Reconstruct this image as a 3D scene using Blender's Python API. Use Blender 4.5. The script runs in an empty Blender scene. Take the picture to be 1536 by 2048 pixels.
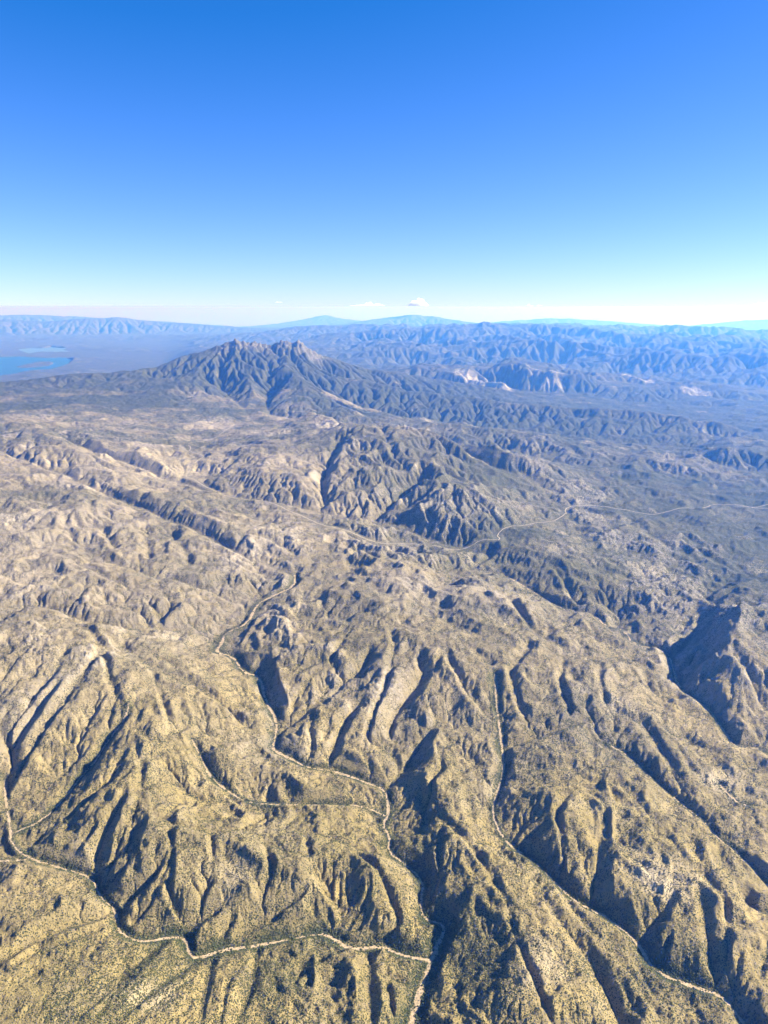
import bpy, math, time
import numpy as np

T0 = time.time()
# One Blender unit is 100 m.  The viewer flies 2400 m above the washes.
U = 0.01
EYE = 2400.0
PITCH = math.radians(14.96)
FPX = 1538.0
EARTH = 7.3e6                      # effective radius with refraction
SUN_AZ = math.radians(84)          # to the right of the view direction
SUN_EL = math.radians(32)
scene = bpy.context.scene
col = scene.collection

# ---------------------------------------------------------------- camera
cd = bpy.data.cameras.new('camera')
cd.sensor_fit = 'VERTICAL'
cd.sensor_height = 36.0
cd.lens = FPX / 2048 * 36.0
cd.clip_start = 0.1
cd.clip_end = 20000
cam = bpy.data.objects.new('camera', cd)
col.objects.link(cam)
cam.location = (0, 0, EYE * U)
cam.rotation_euler = (math.pi / 2 - PITCH, 0, 0)
scene.camera = cam

# ---------------------------------------------------------------- light
sd = bpy.data.lights.new('sun', 'SUN')
sd.energy = 5.0
sd.angle = math.radians(0.53)
sd.color = (1.0, 0.93, 0.80)
sun = bpy.data.objects.new('sun', sd)
col.objects.link(sun)
# direction the light comes from
sx = math.sin(SUN_AZ) * math.cos(SUN_EL)
sy = math.cos(SUN_AZ) * math.cos(SUN_EL)
sz = math.sin(SUN_EL)
from mathutils import Vector
sun.rotation_euler = Vector((sx, sy, sz)).to_track_quat('Z', 'Y').to_euler()
sun.location = (60, 40, 60)

world = bpy.data.worlds.new('World')
scene.world = world
world.use_nodes = True
nt = world.node_tree
nt.nodes.clear()
out = nt.nodes.new('ShaderNodeOutputWorld')
bg = nt.nodes.new('ShaderNodeBackground')
sky = nt.nodes.new('ShaderNodeTexSky')
sky.sky_type = 'NISHITA'
sky.sun_disc = False
sky.sun_elevation = SUN_EL
sky.sun_rotation = SUN_AZ
sky.altitude = 3000
sky.air_density = 1.0
sky.dust_density = 0.3
sky.ozone_density = 3.0
# grade the clear-air sky as the photograph's processing did: deep blue overhead, cyan-white low down
sepc = nt.nodes.new('ShaderNodeSeparateColor'); comb = nt.nodes.new('ShaderNodeCombineColor')
nt.links.new(sky.outputs[0], sepc.inputs[0])
def wm(op, a, b):
    nd = nt.nodes.new('ShaderNodeMath'); nd.operation = op
    for sock, v in zip(nd.inputs, (a, b)):
        if hasattr(v, 'is_linked'): nt.links.new(v, sock)
        else: sock.default_value = v
    return nd.outputs[0]
nt.links.new(wm('MAXIMUM', wm('MULTIPLY', wm('SUBTRACT', sepc.outputs[0], 0.83), 0.62), wm('MULTIPLY', sepc.outputs[0], 0.1)), comb.inputs[0])
nt.links.new(wm('SUBTRACT', wm('MULTIPLY', sepc.outputs[1], 0.61), 0.17), comb.inputs[1])
nt.links.new(wm('MULTIPLY', sepc.outputs[2], 0.95), comb.inputs[2])
bg.inputs['Strength'].default_value = 0.073
nt.links.new(comb.outputs[0], bg.inputs['Color'])
nt.links.new(bg.outputs[0], out.inputs['Surface'])

vs = scene.view_settings
scene.display_settings.display_device = 'sRGB'
vs.view_transform = 'Standard'
vs.look = 'None'
vs.exposure = 1.7
vs.gamma = 1.0
cy = scene.cycles
cy.max_bounces = 8
cy.diffuse_bounces = 2
cy.volume_bounces = 6
cy.use_denoising = True
cy.denoising_prefilter = 'ACCURATE'

# ---------------------------------------------------------------- helpers
def ray(u, v):
    """horizontal unit direction and slope (rise per metre) of a line of sight"""
    xc = (u - 768.0) / FPX
    yc = (1024.0 - v) / FPX
    dx = xc
    dy = math.cos(PITCH) + yc * math.sin(PITCH)
    dz = -math.sin(PITCH) + yc * math.cos(PITCH)
    h = math.hypot(dx, dy)
    return dx / h, dy / h, dz / h

def spot(u, v, z=None, d=None):
    """ground point seen there: x, y, elevation (m); d in km when the distance is known"""
    ax, ay, m = ray(u, v)
    if d is not None:
        s = d * 1000.0
        return ax * s, ay * s, EYE + m * s + s * s / (2 * EARTH)
    disc = m * m - 2 * (EYE - z) / EARTH
    s = EARTH * (-m - math.sqrt(max(disc, 0)))
    return ax * s, ay * s, z

def line(txt):
    pts = []
    for w in txt.split():
        a, b, c = w.split(',')
        if b[0] == 'z':               # bearing, elevation and distance
            s = float(c[1:]) * 1000; ax, ay, _ = ray(float(a), 760)
            pts.append((ax * s, ay * s, float(b[1:])))
        elif c[0] == 'd':
            pts.append(spot(float(a), float(b), d=float(c[1:])))
        else:
            pts.append(spot(float(a), float(b), z=float(c)))
    return np.array(pts)

def dense(p, step_ang=0.0009, smooth=True):
    """resample a polyline at steps that are small compared with its distance"""
    if smooth and len(p) > 2:
        q = [p[0]]
        for a, b in zip(p[:-1], p[1:]):
            q += [a * .75 + b * .25, a * .25 + b * .75]
        q.append(p[-1])
        p = np.array(q)
    res = []
    for a, b in zip(p[:-1], p[1:]):
        L = np.hypot(*(b - a)[:2])
        r = min(np.hypot(*a[:2]), np.hypot(*b[:2]))
        n = max(2, int(L / (r * step_ang)) + 1)
        t = np.linspace(0, 1, n, endpoint=False)[:, None]
        res.append(a + (b - a) * t)
    res.append(p[-1:])
    return np.concatenate(res)

rng = np.random.default_rng(7)
PERM = rng.permutation(4096).astype(np.int64)
GRAD = np.stack([np.cos(np.arange(256) * 2 * np.pi / 256), np.sin(np.arange(256) * 2 * np.pi / 256)], 1).astype(np.float32)

def perlin(x, y, seed=0):
    xi = np.floor(x).astype(np.int64); yi = np.floor(y).astype(np.int64)
    xf = (x - xi).astype(np.float32); yf = (y - yi).astype(np.float32)
    def g(ix, iy, fx, fy):
        k = PERM[(ix + PERM[(iy + seed * 131) & 4095]) & 4095] & 255
        return GRAD[k, 0] * fx + GRAD[k, 1] * fy
    s = xf * xf * xf * (xf * (xf * 6 - 15) + 10); t = yf * yf * yf * (yf * (yf * 6 - 15) + 10)
    a = g(xi, yi, xf, yf); b = g(xi + 1, yi, xf - 1, yf)
    c = g(xi, yi + 1, xf, yf - 1); d = g(xi + 1, yi + 1, xf - 1, yf - 1)
    return (a + (b - a) * s) + ((c + (d - c) * s) - (a + (b - a) * s)) * t

def fbm(x, y, wl, octs, seed=0, gain=0.5, ridged=False):
    o = np.zeros(np.shape(x), np.float32); amp = 1.0
    for k in range(octs):
        n = perlin(x / wl + 17.3 * k, y / wl - 9.1 * k, seed + k)
        o += amp * ((0.5 - np.abs(n)) * 2 - 0.55 if ridged else n * 1.6)
        wl *= 0.5; amp *= gain
    return o

def smoothstep(a, b, x):
    t = np.clip((x - a) / (b - a), 0, 1)
    return t * t * (3 - 2 * t)
# ---------------------------------------------------------------- the lie of the land
# photo column, photo row, elevation in m (or d = distance in km)
WASH = {
 'main': '590,1150,320 590,1172,310 540,1195,285 515,1207,270 495,1248,245 450,1266,225 444,1286,210 430,1306,195 466,1312,180 485,1345,165 520,1352,150 530,1400,135 555,1442,122 548,1490,110 545,1500,108 590,1522,98 615,1536,92 655,1540,86 700,1552,76 740,1568,68 770,1580,62 776,1605,58 778,1628,54 764,1650,50 780,1672,46 776,1705,40 810,1728,34 848,1765,28 840,1800,22 846,1838,18 893,1850,12 880,1882,8 862,1920,4 838,1990,-4 820,2060,-10 800,2120,-16',
 'left': '10,1560,140 12,1610,125 20,1650,112 22,1690,104 60,1718,95 130,1738,84 185,1755,78 200,1795,72 232,1820,66 232,1858,60 262,1878,56 290,1884,53 340,1874,49 372,1876,47 378,1910,44 395,1918,42 440,1902,39 500,1893,35 560,1883,30 640,1866,24 665,1876,21 702,1900,16 765,1892,11 800,1910,7 862,1922,4',
 'left arm': '-40,1722,104 20,1722,98 60,1718,95',
 'left gully': '258,1405,330 250,1440,285 215,1482,225 190,1525,185 165,1550,160 130,1595,132 88,1640,118 22,1668,110',
 'mid arm': '385,1480,215 405,1520,165 418,1550,135 445,1575,112 480,1598,98 500,1606,94 560,1610,86 640,1611,77 724,1610,64 770,1632,54',
 'right': '990,1350,265 992,1400,215 998,1450,165 1005,1500,128 1008,1535,108 1000,1572,92 985,1612,78 990,1650,66 1020,1694,52 1058,1714,42 1108,1762,34 1144,1798,28 1178,1818,24 1214,1834,20 1276,1884,12 1308,1944,4 1400,1978,-6 1440,1990,-10 1468,2020,-16 1496,2060,-22 1530,2120,-28',
 'far right': '940,1142,235 1010,1150,222 1060,1180,196 1110,1212,172 1165,1231,152 1196,1234,147 1206,1250,143 1248,1260,139 1266,1288,134 1334,1304,126 1342,1320,122 1356,1378,110 1412,1412,100 1440,1450,92 1472,1498,84 1508,1494,82 1545,1510,78 1600,1540,72',
 'slope': '1215,1488,140 1258,1512,112 1307,1560,86 1360,1606,68 1417,1650,54 1430,1672,48 1490,1720,36 1545,1782,24 1600,1840,14',
 'east': '1440,1570,82 1462,1594,72 1482,1610,66 1545,1618,58',
 'east low': '1495,1805,18 1510,1824,14 1545,1830,10',
 'upper': '430,985,470 520,1003,440 590,1015,410 630,1024,395 700,1040,350 760,1047,318 830,1070,280 880,1086,258 940,1104,240 985,1112,232 960,1128,238 940,1142,235',
}
VALLEY = [
 '1400,1232,165 1394,1262,148 1362,1300,128 1346,1318,122',
 '0,1925,100 60,1888,92 120,1862,82 190,1842,72 232,1822,66',
 '250,1585,240 215,1650,172 185,1735,88 200,1795,72',
 '338,1695,200 312,1750,142 247,1814,70',
 '500,1768,165 470,1792,130 430,1826,84 376,1864,50',
 '497,1765,165 490,1792,130 455,1850,72 436,1902,40',
 '622,1745,160 612,1785,118 560,1825,78 512,1850,58 470,1895,37',
 '735,1740,140 740,1800,88 690,1842,42 668,1872,22',
 '470,2060,90 495,2000,68 510,1950,48 515,1890,34',
 '745,2060,62 738,1990,50 740,1945,40 735,1896,14',
 '150,2040,150 215,1985,112 280,1925,74 335,1880,50',
 '250,2030,130 320,1972,84 400,1922,42',
 '400,2040,105 412,1970,70 428,1905,40',
 '1080,1790,112 1120,1842,86 1160,1892,56 1200,1962,22 1236,2040,-4 1250,2100,-12',
 '1172,1595,140 1195,1650,122 1200,1700,104 1190,1760,66 1178,1816,26',
 '1350,1740,118 1340,1808,84 1310,1842,50 1280,1884,12',
 '1400,1790,96 1415,1870,58 1422,1930,26 1438,1990,-8',
 '745,1278,330 735,1320,248 724,1342,222 690,1365,200 650,1390,172 600,1440,136 552,1470,114',
 '842,1290,312 836,1330,255 850,1352,232 815,1400,182 785,1440,152 775,1500,112 806,1546,76 772,1580,62',
 '905,1420,190 870,1450,170 840,1490,118 806,1546,76',
 '720,1405,190 690,1442,152 662,1510,104 655,1540,86',
 '610,1375,195 590,1440,138 560,1450,122',
 '650,1004,445 640,972,505 655,930,600 680,880,720',
 '650,1004,445 632,1024,396',
 '840,960,500 800,990,425 765,1028,350 745,1046,322',
 '0,900,720 60,925,650 130,950,585 200,985,540 260,1005,500 330,1040,455 400,1065,420 460,1100,380 520,1130,345 590,1152,320',
 '0,1215,420 100,1215,380 200,1255,335 300,1262,290 380,1262,255 440,1280,212',
 '130,1040,560 150,1090,480 210,1125,430 300,1150,390 380,1170,345 450,1190,310 515,1207,272',
 '330,960,500 300,945,530 250,925,580 190,905,640 130,880,690',
 '330,960,500 400,975,485 430,985,470',
 '1230,1480,150 1180,1440,190 1170,1400,235 1190,1370,265',
 '1005,1500,128 1060,1480,150 1120,1460,175 1180,1440,190',
 '1290,1340,175 1300,1390,150 1356,1400,108',
 '1395,1225,175 1330,1245,160 1266,1270,140',
 '0,1460,250 30,1520,180 12,1580,135',
 '120,1360,370 60,1440,270 0,1540,170',
 '1120,930,330 1200,950,250 1300,975,190 1400,985,170 1536,1000,140',
 '1180,880,260 1300,895,190 1420,930,160 1560,950,120',
 '900,890,600 960,925,470 1040,950,390 1120,990,300',
 '720,z620,d18.6 800,z450,d18.4 900,z330,d18.0 1020,z230,d17.6 1180,z150,d17.2 1400,z110,d17',
 '640,z620,d16.8 720,z430,d15.9 800,z350,d15.3 900,z265,d14.8 1020,z200,d14.4 1180,z150,d14 1400,z110,d13.6',
 '540,z560,d13.9 640,z490,d13 740,z400,d12.3 850,z315,d11.9 950,z270,d11.6 1060,z240,d11.4 1200,z200,d11',
 '-140,z350,d21 100,z300,d21.3 300,z320,d21.8 420,z380,d22.4 520,z420,d22.6',
 '-140,z-40,d25 100,z-60,d26 300,z20,d27 450,z120,d27 560,z200,d26',
 '-140,z-100,d31 150,z-100,d32 300,z0,d33 450,z150,d34',
 '560,z330,d23.5 700,z200,d22.8 850,z110,d22 1000,z70,d21.4 1200,z50,d21 1450,z30,d20.6',
 '640,z230,d30 850,z150,d29.5 1100,z130,d29.5 1300,z110,d27.5 1540,z90,d26',
 '960,z140,d22.9 1020,z120,d22.4 1080,z110,d22.0 1130,z100,d21.9 1190,z140,d22',
 '-140,z60,d88 100,z80,d88 300,z100,d88 480,z200,d84',
 '-140,z0,d112 100,z0,d112 400,z50,d112 540,z50,d118',
 '700,z100,d97 900,z100,d97 1000,z100,d100',
 '700,z0,d125 830,z0,d125 980,z0,d120 1300,z-50,d112 1560,z-100,d110',
 '-140,z0,d145 300,z0,d145 480,z0,d140', '640,z0,d168 800,z0,d165 1100,z0,d145 1560,z0,d150',
 '-140,z0,d185 400,z0,d185 800,z0,d185 1560,z0,d185',
 '600,z350,d33.5 800,z350,d33 1000,z330,d33 1200,z280,d31',
 '600,z500,d42 800,z560,d41.5 1000,z560,d42 1200,z450,d39 1450,z350,d35',
 '560,z500,d54 800,z600,d54 1000,z650,d54 1250,z500,d52 1540,z400,d48',
 '560,z500,d70 800,z500,d75 1100,z400,d85 1540,z200,d75',
 '-140,z-20,d62 100,z-20,d64 300,z20,d62 450,z150,d52 560,z250,d50',
 '-140,z60,d78 100,z60,d80 300,z100,d78 480,z250,d76',
 '440,z720,d17.2 470,z640,d15.6 490,z570,d14.2 500,z550,d13',
 '552,z690,d17.0 540,z640,d16.3 530,z600,d15 540,z560,d13.9',
 '650,z900,d18.9 700,z720,d18.4 720,z620,d18.6',
]
RIDGE = [
 '205,1298,440 222,1370,390 262,1452,345 250,1505,300 224,1556,245 182,1598,200 132,1640,158 75,1690,112',
 '262,1452,345 300,1480,320 360,1490,280 420,1500,205',
 '262,1460,340 285,1540,285 278,1600,258 248,1680,192 215,1748,112',
 '278,1600,258 340,1650,225 345,1718,212 320,1770,168 298,1805,130 262,1852,66',
 '345,1718,212 335,1790,160 372,1856,58',
 '340,1650,225 420,1668,215 520,1655,195 610,1665,180 690,1690,135 755,1715,75',
 '520,1655,195 545,1740,175 520,1800,120 480,1870,60',
 '610,1665,180 628,1768,158 660,1810,105 678,1850,42',
 '420,1668,215 430,1740,190 405,1800,125 395,1850,70',
 '690,1690,135 755,1745,128 778,1792,108 800,1850,78 770,1878,40',
 '628,1884,48 630,1940,100 628,1995,122 600,2060,128',
 '776,1912,52 772,1960,78 792,2060,50',
 '570,1995,105 545,1960,85 560,1910,50',
 '30,1932,128 120,1890,112 200,1862,92',
 '320,1902,84 250,1970,125 170,2060,180',
 '420,1938,80 300,2025,140 250,2070,165',
 '500,1912,58 455,1965,104 440,2060,128',
 '0,2000,185 60,2080,215',
 '868,1458,232 880,1505,218 884,1540,205 862,1566,196 862,1610,184 886,1642,186 940,1690,170 985,1758,182 1012,1800,196 1025,1862,168 1055,1935,150 1110,2060,125',
 '886,1642,186 876,1695,158 878,1745,112 865,1800,60',
 '1095,1745,88 1150,1828,102 1212,1892,96 1262,1952,74 1300,2005,46 1340,2070,24',
 '1137,1588,196 1112,1635,180 1126,1682,166 1136,1740,125 1135,1780,60',
 '1210,1554,210 1224,1620,196 1226,1700,180 1230,1752,176 1248,1812,118 1278,1868,40',
 '1210,1554,210 1290,1625,168 1330,1745,158 1348,1800,146 1338,1872,108 1325,1930,40',
 '1330,1745,158 1400,1745,130 1450,1800,110 1455,1890,112 1452,1930,92 1475,1988,30',
 '1536,1890,110 1520,1960,70',
 '1330,1518,155 1380,1590,132 1440,1645,96 1490,1692,62',
 '1400,1500,140 1470,1560,112 1545,1590,90',
 '650,1238,362 700,1248,372 762,1252,384 830,1256,392 885,1272,398 902,1330,330 940,1392,262 985,1440,182',
 '885,1272,398 940,1300,360 985,1330,310',
 '780,1255,384 790,1300,330 782,1342,300 760,1400,226 735,1460,196 730,1512,164 746,1556,98',
 '820,1366,312 850,1420,256 868,1458,232',
 '885,1300,360 870,1340,320 820,1366,312',
 '700,1248,372 660,1330,290 640,1350,262 622,1345,275 628,1400,212 620,1460,176 626,1502,142 612,1534,94',
 '622,1345,275 575,1335,268 541,1337,272 556,1400,215 562,1438,130',
 '650,1238,362 590,1240,330 520,1230,310 480,1290,260 490,1330,210',
 '1015,1100,345 1066,1113,348 1118,1140,324 1162,1160,296 1232,1190,235 1290,1212,176',
 '1118,1140,324 1135,1180,240 1160,1215,170',
 '1482,1204,470 1480,1240,425 1458,1290,352 1408,1326,238 1390,1375,150',
 '1482,1204,470 1540,1226,400 1620,1250,350',
 '1458,1290,340 1500,1350,240 1530,1420,160',
 '1200,1370,300 1215,1420,235 1290,1450,190 1330,1518,155',
 '1070,1270,330 1130,1300,320 1200,1330,310 1200,1370,300',
 '1060,1290,330 1020,1350,295 1040,1420,240 1080,1460,180',
 '1130,1300,320 1120,1370,290 1140,1430,220',
 '830,1150,440 872,1182,422 930,1195,405 990,1178,392 1020,1200,360 1070,1270,330',
 '700,1150,390 760,1160,410 830,1150,440',
 '700,1150,390 640,1180,360 650,1238,362',
 '0,830,900 60,848,850 105,872,800 170,904,700 230,930,615 275,948,535',
 '60,848,850 75,900,740 60,940,640',
 '130,866,790 200,893,720 262,906,690 305,936,600 375,955,505',
 '0,950,640 60,945,640 120,948,620 190,952,612 245,985,570 310,1006,545 390,1036,515 430,1056,492 490,1066,468 545,1082,420 590,1110,365',
 '310,1006,545 290,1060,470 300,1120,410',
 '190,952,612 180,1010,580 205,1060,500 230,1100,440',
 '390,1036,515 360,1080,455 380,1130,390',
 '490,1066,468 470,1110,410 500,1150,345',
 '0,1080,560 60,1090,530 140,1115,510 220,1160,460 320,1190,405 400,1215,340',
 '0,1250,470 100,1240,450 180,1262,430 205,1298,440',
 '205,1298,440 130,1400,360 60,1500,230 30,1560,160',
 '120,1330,410 50,1420,320 0,1480,250',
 '205,1298,440 300,1330,380 380,1370,330 450,1410,250 500,1460,150',
 '300,1330,380 330,1420,330 360,1490,280',
 '688,845,860 720,850,850 760,850,850 840,855,845 920,866,800 985,890,690 1040,912,570 1100,930,450',
 '700,850,850 690,890,740 705,930,650 660,985,510',
 '760,850,850 790,910,690 850,925,640 890,930,600',
 '840,855,845 900,890,700',
 '920,866,800 940,905,600',
 '660,950,590 720,952,610 800,955,600 870,958,600 915,966,620 960,1002,490 1000,1050,350 1010,1080,290',
 '800,955,600 770,990,490 700,1010,450 690,1030,380',
 '850,1010,485 872,1042,430 890,1078,310',
 '915,966,620 900,1000,520 850,1010,485',
 '450,915,585 480,896,700 520,894,700 560,905,690 600,918,660 645,932,600',
 '430,952,545 520,952,610 600,962,600 640,982,515',
 '520,952,610 560,990,500 590,1010,425',
 '560,905,690 590,940,620',
 '590,842,640 622,822,760 650,828,740 690,850,640',
 '1010,1080,290 1040,1065,330 1090,1070,320 1120,1075,300',
 '1280,1060,260 1320,1085,230 1380,1120,200',
 '1360,1070,240 1420,1100,215 1490,1150,190',
 '1350,914,245 1400,896,400 1442,893,410 1482,901,340 1545,906,310 1620,915,280',
 '1232,917,220 1262,908,310 1312,914,280 1350,922,230',
]
FAR = [
 # the peaked mountain and its long shoulders
 '404,696,d19.5 420,692,d19.5 440,689,d19.4 458,682,d19.3 470,677,d19.3 482,683,d19.3 492,687,d19.4 504,678,d19.4 516,680,d19.4 530,690,d19.5 540,693,d19.6 550,688,d19.5 565,678,d19.4 578,684,d19.4 586,688,d19.4 597,677,d19.3 608,686,d19.3 624,703,d19.4 650,709,d19.8 690,722,d20.2 730,734,d20.4 790,741,d20.3 830,748,d20.2 880,757,d20.2 940,766,d20.2 1000,776,d20.0 1100,790,d19.8 1250,805,d19.6 1400,815,d19.4',
 '404,696,d19.5 370,708,d19.2 330,725,d18.8 290,737,d18.5 240,746,d18.4 180,744,d18.6 100,752,d18.6 0,766,d18.4 -80,775,d18.2',
 '470,690,d19.0 480,740,d17.6 500,765,d16.6 510,790,d15.6',
 '440,700,d19.0 400,745,d17.4 380,775,d16.2',
 '520,700,d19.0 545,735,d17.8 572,749,d16.8 602,754,d16.4 650,784,d15.4 720,820,d14.0 790,836,d13.6 840,848,d13.2',
 '572,749,d16.8 555,780,d15.8 540,805,d14.8',
 '602,754,d16.4 610,790,d15.0 600,815,d14.0',
 '598,700,d19.0 640,740,d18.2 700,757,d17.8 800,774,d17.2 900,789,d16.7 1020,803,d16.2 1180,816,d15.8 1300,822,d15.6 1450,843,d15.2',
 '650,715,d19.6 700,745,d18.8 760,765,d18',
 '790,836,d13.6 900,845,d13.2 1000,858,d12.9 1080,870,d12.5 1150,900,d11.8',
 # mesas and cliffs
 '975,738,d24.4 1005,728,d23.9 1025,724,d23.8 1045,733,d23.0 1078,740,d22.8 1105,734,d22.7 1140,743,d22.7 1185,747,d23',
 '1010,715,d27 1040,712,d27 1080,722,d26.6 1140,732,d26',
 '1210,760,d24 1260,752,d24.5 1330,768,d23.5',
 '1390,785,d22.5 1450,776,d23 1540,790,d22.6',
 '830,728,d24.5 880,738,d23.6 940,748,d23 1010,764,d22',
 # blue ranges behind
 '640,668,d48 720,662,d46 800,668,d45 900,657,d47 980,652,d48 1060,656,d47 1150,654,d47 1230,668,d44 1330,672,d42 1420,677,d40 1540,690,d38',
 '700,690,d38 820,690,d36 950,680,d37 1080,685,d36 1200,700,d33 1330,712,d31 1460,715,d30 1560,725,d29',
 '560,655,d62 640,650,d62 760,655,d60 860,650,d64',
 '1000,650,d75 1130,650,d72 1280,656,d66 1420,660,d60 1560,668,d56',
 '-60,641,d100 20,637,d100 60,640,d99 100,642,d97 140,638,d96 170,635,d95 205,634,d95 235,632,d95 265,636,d95 300,641,d96 350,645,d94 400,649,d92 460,653,d90 540,660,d86',
 '180,718,d35 240,706,d35.5 300,694,d35 340,690,d34.5 370,686,d34 420,690,d33.5',
 '620,656,d108 680,648,d108 740,639,d109 785,632,d110 810,629,d110 832,627,d110 858,629,d110 890,635,d109 930,642,d108 980,649,d107 1040,656,d106',
 '500,655,d140 560,646,d145 610,637,d150 640,629,d150 650,627,d150 664,631,d150 700,638,d150 770,646,d150 860,656,d150',
 '-120,632,d130 -20,629,d130 60,628,d130 150,631,d130 220,636,d130 330,642,d130 440,650,d130 520,657,d130',
 '900,656,d132 980,644,d130 1060,637,d130 1100,635,d130 1160,637,d130 1240,643,d130 1330,650,d130 1400,657,d130',
 '1330,656,d135 1420,646,d132 1500,639,d130 1600,636,d130',
]
# open ground: scattered spot heights
PLAIN = ('430,862,560 300,850,620 150,835,700 60,815,760 350,815,640 250,790,720 120,780,780 500,830,600 560,860,590 400,900,530 380,880,545 520,870,580 '
 '450,800,680 330,770,740 600,835,620 660,865,600 '
 '1500,870,110 1400,860,140 1300,868,170 1450,965,140 1200,985,225 1100,1000,280 1320,1035,170 1420,1010,180 1520,1025,120 1130,1030,232 1250,1028,200 1350,950,190 1060,985,330 1000,980,400 960,950,450 1060,960,350 '
 '1536,1150,150 1450,1180,140 1340,1150,190 1250,1110,240 1330,1200,165 1420,1205,150 1180,1100,280 '
 '1100,850,260 1300,845,160 1500,830,90 850,820,480 950,830,400 1150,840,260 1450,880,120 '
 '60,730,-100 0,720,-100 130,705,-100 60,700,-100 -60,740,-100 0,745,-100 150,735,-80 '
 '700,715,100 850,712,60 950,715,40 1150,720,60 1350,740,80 1500,760,50 760,700,150 1280,775,90 1450,800,70 1150,775,120 1050,755,120 1536,805,60 '
 '700,648,300 1300,660,200 1500,675,100 1536,655,0 1400,650,-50 1200,648,100 900,645,200 700,650,400')
# ---------------------------------------------------------------- height field on a fan-shaped grid
TH0, TH1 = math.radians(-33), math.radians(35)
R0, R1 = 1500.0, 230000.0
NR, NT = 1240, 480                     # coarse grid; doubled for the mesh
lr = np.linspace(math.log(R0), math.log(R1), NR)
th = np.linspace(TH0, TH1, NT)
dl = lr[1] - lr[0]; dt_ = th[1] - th[0]
RR, TT = np.meshgrid(np.exp(lr), th, indexing='ij')
XX = (RR * np.sin(TT)); YY = (RR * np.cos(TT))

def cell(p):
    r = np.hypot(p[:, 0], p[:, 1]); t = np.arctan2(p[:, 0], p[:, 1])
    i = (np.log(r) - lr[0]) / dl; j = (t - TH0) / dt_
    return i, j

csum = np.zeros((NR, NT)); ccnt = np.zeros((NR, NT))
def put(p, w=1.0):
    i, j = cell(p)
    i = np.round(i).astype(int); j = np.round(j).astype(int)
    ok = (i >= 0) & (i < NR) & (j >= 0) & (j < NT)
    np.add.at(csum, (i[ok], j[ok]), p[ok, 2] * w); np.add.at(ccnt, (i[ok], j[ok]), w)

washl = {k: dense(line(t)) for k, t in WASH.items()}
valls = [dense(line(t)) for t in VALLEY]
fars = [dense(line(t), smooth=False) for t in FAR]
plain = line(PLAIN)
vmask = np.zeros((NR, NT), bool)
for p in list(washl.values()) + valls:
    put(p, 6)
for p in washl.values():
    i, j = cell(p); i = np.round(i).astype(int); j = np.round(j).astype(int)
    ok = (i >= 0) & (i < NR) & (j >= 0) & (j < NT)
    vmask[i[ok], j[ok]] = True

def relax(h, val, fix, n):
    for _ in range(n):
        for par in (0, 1):
            hp = np.pad(h, 1, mode='edge')
            a = (hp[:-2, 1:-1] + hp[2:, 1:-1] + hp[1:-1, :-2] + hp[1:-1, 2:]) * 0.25
            h = np.where(fix, val, np.where(CHK[par][:h.shape[0], :h.shape[1]], h + 1.5 * (a - h), h))
    return h

CHK = [(np.add.outer(np.arange(NR), np.arange(NT)) % 2) == k for k in (0, 1)]
def resize(a, n, m):
    y = (np.arange(n) + .5) * a.shape[0] / n - .5; x = (np.arange(m) + .5) * a.shape[1] / m - .5
    y = np.clip(y, 0, a.shape[0] - 1); x = np.clip(x, 0, a.shape[1] - 1)
    y0 = np.minimum(y.astype(int), a.shape[0] - 2); x0 = np.minimum(x.astype(int), a.shape[1] - 2)
    fy = (y - y0)[:, None]; fx = (x - x0)[None]
    g = lambda dy, dx: a[(y0 + dy)[:, None], (x0 + dx)[None]]
    return (g(0, 0) * (1 - fy) + g(1, 0) * fy) * (1 - fx) + (g(0, 1) * (1 - fy) + g(1, 1) * fy) * fx

def membrane(csum, ccnt):
    """smooth surface through the given heights, coarse grids first"""
    f = lambda a: a[::2, ::2] + a[1::2, ::2] + a[::2, 1::2] + a[1::2, 1::2]
    pyr = [(csum, ccnt)]
    while min(pyr[-1][0].shape) > 16:
        s, c = pyr[-1]
        s = np.pad(s, ((0, s.shape[0] % 2), (0, s.shape[1] % 2))); c = np.pad(c, ((0, c.shape[0] % 2), (0, c.shape[1] % 2)))
        pyr.append((f(s), f(c)))
    h = None
    for lv, (s, c) in enumerate(reversed(pyr)):
        fix = c > 0
        val = np.where(fix, s / np.maximum(c, 1e-9), 0)
        h = np.full(s.shape, val[fix].mean()) if h is None else resize(h, *s.shape)
        h = relax(np.where(fix, val, h), val, fix, 200 if lv < 3 else 60)
    return h

# the floor the hills stand on; nearby hills rise less steeply above it than first guessed
floor = membrane(csum, ccnt)
def gentle(t):
    pts = []
    for w in t.split():
        u, v, z = map(float, w.split(','))
        keep = u > 1380 and 1190 < v < 1380
        z1 = z
        for _ in range(4):
            x, y, _z = spot(u, v, z=z1)
            r = math.hypot(x, y)
            i = min(max((math.log(r) - lr[0]) / dl, 0), NR - 1); j = min(max((math.atan2(x, y) - TH0) / dt_, 0), NT - 1)
            fl = floor[int(round(i)), int(round(j))]
            c = 1.0 if keep else 0.47 + 0.53 * min(max((r - 4600) / 3000, 0), 1)
            z1 = fl + c * (z - fl) if z > fl else z
        pts.append(spot(u, v, z=z1))
    return np.array(pts)
ridgs = [dense(gentle(t), smooth=False) for t in RIDGE]
for p in ridgs + fars: put(p)
put(plain, 1)
h = membrane(csum, ccnt)
h0 = h.copy()
fix0 = ccnt > 0
print('harmonic', round(time.time() - T0, 1))

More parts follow.
